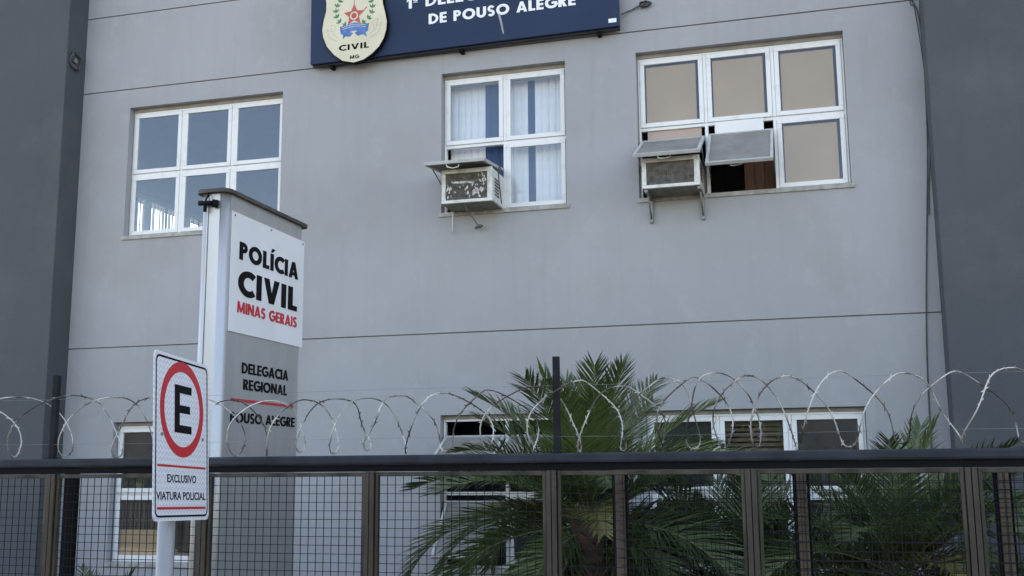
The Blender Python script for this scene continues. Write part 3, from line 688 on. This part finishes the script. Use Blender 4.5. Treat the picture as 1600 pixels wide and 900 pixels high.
mesh_me = wire_panel(w0+.02, w1-.02, .226, 2.468, 0).mesh('wire_mesh', M_mesh)
for x in FX[:-1]:
    o = link('panel_frame', frame_me, FE); o.location = (x-FEL.x, 0, 0)
    o = link('wire_mesh', mesh_me, FE, kind='stuff'); o.location = (x-FEL.x, 0, 0)
for x, zt in ((-4.886, 3.145), (-1.462, 3.153)):
    s_ = MB(); s_.box(x-.018, x+.018, FY-.006, FY-.001, 2.597, zt); s_.box(x+.013, x+.018, FY-.001, FY+.03, 2.597, zt)
    s_.box(x-.03, x+.03, FY-.03, FY+.03, 2.5965, 2.603)
    fe('stake', s_, M_stake)

# ------------------------------------------------------------------ sliding gate behind and its post
GY = 6.9; GA = thing('sliding_gate', 'faded steel mesh gate standing behind the dark fence on the right', 'gate', (.5, GY, 0)); GL = Vector((.5, GY, 0))
gx = [-1.221, -.118, 1.004, 2.124]
for x in gx:
    MB().box(x-.03, x+.03, -.025, .025, .15, 2.47).build('gate_bar', M_gate, GA, .006, Matrix.Translation((-GL.x, 0, 0)))
    MB().box(x-.052, x-.031, .0, .03, .15, 2.47).build('gate_flange', M_black_iron, GA, 0, Matrix.Translation((-GL.x, 0, 0)))
    MB().box(x+.031, x+.046, .0, .03, .15, 2.47).build('gate_flange', M_black_iron, GA, 0, Matrix.Translation((-GL.x, 0, 0)))
MB().box(gx[0]-.03, gx[-1]+.03, -.026, .026, 2.471, 2.53).build('gate_top_rail', M_gate, GA, 0, Matrix.Translation((-GL.x, 0, 0)))
MB().box(gx[0]-.03, gx[-1]+.03, -.026, .026, .09, .149).build('gate_bottom_rail', M_gate, GA, 0, Matrix.Translation((-GL.x, 0, 0)))
wire_panel(gx[0], gx[-1], .15, 2.471, -.032).build('wire_mesh', M_mesh, GA, 0, Matrix.Translation((-GL.x, 0, 0)), kind='stuff')
gp = MB().box(-5.29, -5.215, 6.87, 6.93, 0, 2.56).box(-5.208, -5.196, 6.88, 6.92, 0, 2.5); tag(gp.build('gate_post', M_black_iron), 'black steel gate post behind the second fence bay from the left', 'post')

# ------------------------------------------------------------------ razor wire
RW = thing('razor_wire', 'galvanised razor wire coil along the top of the fence', 'razor wire', (-2, FY, 2.6)); RL = Vector((-2, FY, 2.6))
crests = [(-6.1, 2.99), (-5.62, 3.0), (-5.17, 3.01), (-4.75, 3.01), (-4.40, 2.99), (-4.08, 2.98), (-3.80, 2.97), (-3.55, 2.95), (-3.30, 2.94), (-3.06, 2.94), (-2.84, 2.94), (-2.63, 2.94), (-2.41, 2.95), (-2.16, 2.96), (-1.88, 2.97), (-1.59, 2.98), (-1.31, 3.01), (-1.06, 2.97), (-.83, 3.01), (-.66, 3.01), (-.53, 3.03), (-.36, 3.01), (-.14, 3.0), (.13, 3.02), (.45, 3.0), (.72, 3.0), (1.0, 3.01), (1.36, 3.0), (1.7, 3.0), (2.1, 2.98)]
rz = random.Random(11)
bb = MB()
for st_ in (0, 1):                                   # two interlocked strands, crests alternating
    cr = crests[st_::2]; pts = []; N = 40
    for i in range(len(cr)-1):
        (xa_, za_), (xb_, zb_) = cr[i], cr[i+1]
        jy = rz.uniform(-.05, .05); jb = rz.uniform(-.008, .02); kink = rz.uniform(-.02, .02); xm_ = (xa_+xb_)/2
        A = .03+.05*math.sin(i*2.3+st_) if xm_ < -3.4 else (.005+.02*math.sin(i*1.9) if xm_ < -1.9 else .075+.025*math.sin(i*2.1+2*st_))
        for k in range(N):
            t = k/N; a = 2*math.pi*t; zt = za_+(zb_-za_)*t; zb0 = 2.604+jb*math.sin(math.pi*t)
            zc, rv = (zt+zb0)/2, (zt-zb0)/2
            pts.append(Vector((xa_+(xb_-xa_)*t+A*math.sin(a)+kink*math.sin(3*a), FY+.01+.19*math.sin(a)+jy*math.sin(math.pi*t), zc+rv*math.cos(a)+kink*.5*math.sin(2*a)**2)))
    rw = MB(); rw.tube([p-RL for p in pts], .0041, 5); rw.build('coil', M_razor, RW)
    acc = 0
    for a, b in zip(pts, pts[1:]):
        acc += (b-a).length
        if acc > .047:
            acc = rz.uniform(-.01, .01); t = (b-a).normalized(); s1 = t.cross(Vector((rz.uniform(-1, 1), rz.uniform(-1, 1), rz.uniform(-1, 1)))).normalized(); c = (a+b)/2-RL; L, h = .023, .0165
            bb.quad([c-t*L, c+s1*h*.35-t*.004, c+t*L, c-s1*h*.35+t*.004])
            bb.bm.faces.new([bb.bm.verts.new(v) for v in (c-t*.013, c-t*L+s1*h, c+t*.004)]); bb.bm.faces.new([bb.bm.verts.new(v) for v in (c-t*.004, c+t*L-s1*h, c+t*.013)])
bb.build('barbs', M_razor, RW, kind='stuff')
for z_, y_ in ((2.69, FY-.005), (2.985, FY)):
    t_ = MB(); t_.tube([(x-RL.x, y_-FY, z_-RL.z-.004*math.sin((x+5)*1.9)) for x in [xa+(xb-xa)*k/40 for k in range(41)]], .0011, 4); t_.build('tension_wire', M_steel, RW)

# ------------------------------------------------------------------ palms
def frond_mesh(L, droop, n, seed, spread=62, leaf=.30, yellow=False):
    """arching rachis along +X from the origin with paired narrow leaflets"""
    rn = random.Random(seed); b = MB(); P = []; pos = Vector((0, 0, 0)); ang = 0; st = 26
    for i in range(st+1):
        P.append((pos.copy(), ang)); t = i/st
        pos += Vector((math.cos(ang), 0, math.sin(ang)))*L/st; ang -= droop*(.35+1.3*t)/st
    b.tube([p for p, _ in P], .011, 5, 1, r2=.0025)
    for i in range(n):
        t = .16+.83*i/(n-1); f = t*st; j = min(int(f), st-1); q = f-j
        p = P[j][0].lerp(P[j+1][0], q); a = P[j][1]; tan = Vector((math.cos(a), 0, math.sin(a))); nor = Vector((-math.sin(a), 0, math.cos(a)))
        ll = leaf*(.42+1.05*math.sin(math.pi*min(1, .12+.86*t)**.9))*rn.uniform(.88, 1.1)*.72
        for sg in (-1, 1):
            th = R(spread*(1-.45*t)+rn.uniform(-7, 7)); lift = R(24+rn.uniform(-14, 14))
            d = tan*math.cos(th)+(Vector((0, sg, 0))*math.cos(lift)+nor*math.sin(lift))*math.sin(th)
            wd = tan.cross(d).cross(d).normalized()*.0085
            sag = Vector((0, 0, -1)); v = []
            for k, (u, ww) in enumerate(((0, .55), (.3, 1), (.68, .8), (1, .06))):
                c = p+d*ll*u+sag*ll*.20*u*u; v.append((b.bm.verts.new(c-wd*ww), b.bm.verts.new(c+wd*ww)))
            for (a1, a2), (b1, b2) in zip(v, v[1:]): b.bm.faces.new((a1, a2, b2, b1))
    return b.mesh('frond', [M_leafy if yellow else M_leaf, M_rachis])
FM = [frond_mesh(1.55, .7, 62, 1, 66, .40), frond_mesh(1.70, 1.15, 66, 2, 64, .42), frond_mesh(1.65, 1.6, 64, 3, 62, .40), frond_mesh(1.45, 2.0, 58, 4, 60, .38), frond_mesh(1.30, .35, 56, 5, 64, .40)]
FY_ = [frond_mesh(1.35, 2.1, 54, 8, 60, .36, yellow=True), frond_mesh(1.2, 1.2, 52, 9, 60, .36, yellow=True)]
def palm(label, x, y, z, n, scale=1, seed=1, emin=-35, trunk_r=.15, extra=(), yellow=.12, skip=None):
    rn = random.Random(seed); T = thing('palm_tree', label, 'palm', (x, y, .0), 'palms in the front garden')
    tk = MB(); tk.tube([(0, 0, 0), (.01, 0, z*.3), (0, .01, z*.7), (0, 0, z-.08), (0, 0, z+.04)], trunk_r*1.1, 14, r2=trunk_r*.8); tk.build('trunk', M_trunk, T)
    rn = random.Random(seed+100)
    lb = MB(); k = 0; zz = .2
    while zz < z:
        for j in range(7):
            a = 2*math.pi*(j+.5*(k % 2))/7+rn.uniform(-.08, .08); rr_ = trunk_r*(1.06-.25*zz/z)
            c = Vector((math.cos(a)*rr_, math.sin(a)*rr_, zz)); s_ = Vector((-math.sin(a), math.cos(a), 0))*.045; o_ = Vector((math.cos(a), math.sin(a), 0))
            tip = c+o_*.045+Vector((0, 0, .045)); vs = [lb.bm.verts.new(v) for v in (c-s_, c-Vector((0, 0, .05)), c+s_, tip+s_*.35, tip-s_*.35)]
            lb.bm.faces.new((vs[0], vs[1], vs[2], vs[3], vs[4]))
            f = lb.bm.faces.new([lb.bm.verts.new(v) for v in (c-s_, tip-s_*.35, tip+s_*.35, c+s_)])
        zz += .075; k += 1
    lb.build('leaf_bases', M_stub, T, kind='stuff')
    lst = []; rn = random.Random(seed)
    for i in range(n):
        t = (i+.5)/n; el = 84-(84-emin)*t**.85+rn.uniform(-7, 7); az = i*137.5+rn.uniform(-14, 14)
        lst.append((az, el, None))
    for az, el, sc_ in lst+list(extra):
        if skip and skip(az % 360, el): continue
        if rn.random() < yellow and el < 40: me = rn.choice(FY_)
        else: me = FM[4] if el > 72 else FM[0] if el > 52 else FM[1] if el > 25 else FM[2] if el > 0 else FM[3]
        o = link('frond', me, T); s = scale*(sc_ or rn.uniform(.86, 1.1)); o.scale = (s, s, s)
        o.rotation_euler = (R(rn.uniform(-22, 22)), -R(el), R(az)); o.location = (0, 0, z+rn.uniform(-.06, .05))
    return T
palm('large dark green palm with a scarred brown trunk right of the fence stake', -1.70, 8.3, 2.07, 78, .89, 5, emin=-42, trunk_r=.19, yellow=.05, skip=lambda az, el: el < 22 and 240 < az < 312)
palm('palm behind the right end of the gate, fronds leaning to the slate pier', .50, 8.7, 1.66, 54, .86, 9, emin=-35, extra=((12, 56, 1.12), (40, 64, 1.0), (-20, 50, 1.0)), yellow=.2)
palm('lower palm filling the gap between the two larger palms', -.62, 9.1, 1.25, 54, .92, 21, emin=-30, yellow=.15)
palm('young palm with sparse fronds at the left behind the road sign', -5.95, 8.3, .95, 13, .6, 31, emin=5, trunk_r=.07, yellow=.45)
palm('short palm at the right edge beside the slate pier', 1.75, 8.6, 1.30, 28, .8, 41, emin=-20, trunk_r=.09, yellow=.3)

# ------------------------------------------------------------------ unseen wall and trees added across the street to darken the pane reflections
FW = thing('added_wall', 'long unseen dark wall added across the street to darken reflections', 'wall', (0, -12, 0))
MB().box(-45, 45, -.12, .12, -.2, 4.3).build('wall_body', M_pier, FW); MB().box(-45, 45, -.17, .17, 4.301, 4.38).build('coping', M_kerb, FW)
rt_ = random.Random(77)
cm = MB()
for k in range(4200):
    while True:
        p = Vector((rt_.uniform(-1, 1), rt_.uniform(-1, 1), rt_.uniform(-1, 1)))
        if .35 < p.length < 1: break
    p = Vector((p.x*2.5, p.y*2.2, p.z*2.1))*(1+.22*math.sin(p.x*5+p.z*4)); a = Vector((rt_.gauss(0, 1), rt_.gauss(0, 1), rt_.gauss(0, 1))).normalized(); b_ = a.orthogonal().normalized()
    L_ = rt_.uniform(.12, .24); cm.quad([p-a*L_, p+b_*L_*.55, p+a*L_, p-b_*L_*.55])
crown_me = cm.mesh('crown', M_leaf)
trunk_me = MB().tube([(0, 0, -.2), (.05, 0, 1.2), (-.04, .05, 2.6), (.02, 0, 4.2)], .17, 10, r2=.08).tube([(-.02, .03, 2.4), (.7, .2, 3.6)], .07, 7, r2=.03).tube([(0, .03, 2.6), (-.8, -.2, 3.8)], .07, 7, r2=.03).mesh('trunk', M_trunk)
sides = ['far left', 'second from the left', 'third from the left', 'fourth from the left', 'middle', 'fourth from the right', 'third from the right', 'second from the right', 'far right']
for k in range(9):
    T = thing('added_tree', f'round unseen tree added across the road to darken reflections, {sides[k]} of its row', 'tree', (-21+5.0*k+rt_.uniform(-.8, .8), -10+rt_.uniform(-.4, .4), 0), 'trees added across the street')
    sc_ = rt_.uniform(.5, .66); T.scale = (sc_, sc_, sc_*rt_.uniform(.9, 1.1)); T.rotation_euler.z = rt_.uniform(0, 6)
    link('trunk', trunk_me, T); o = link('crown', crown_me, T); o.location = (0, 0, 4.3)
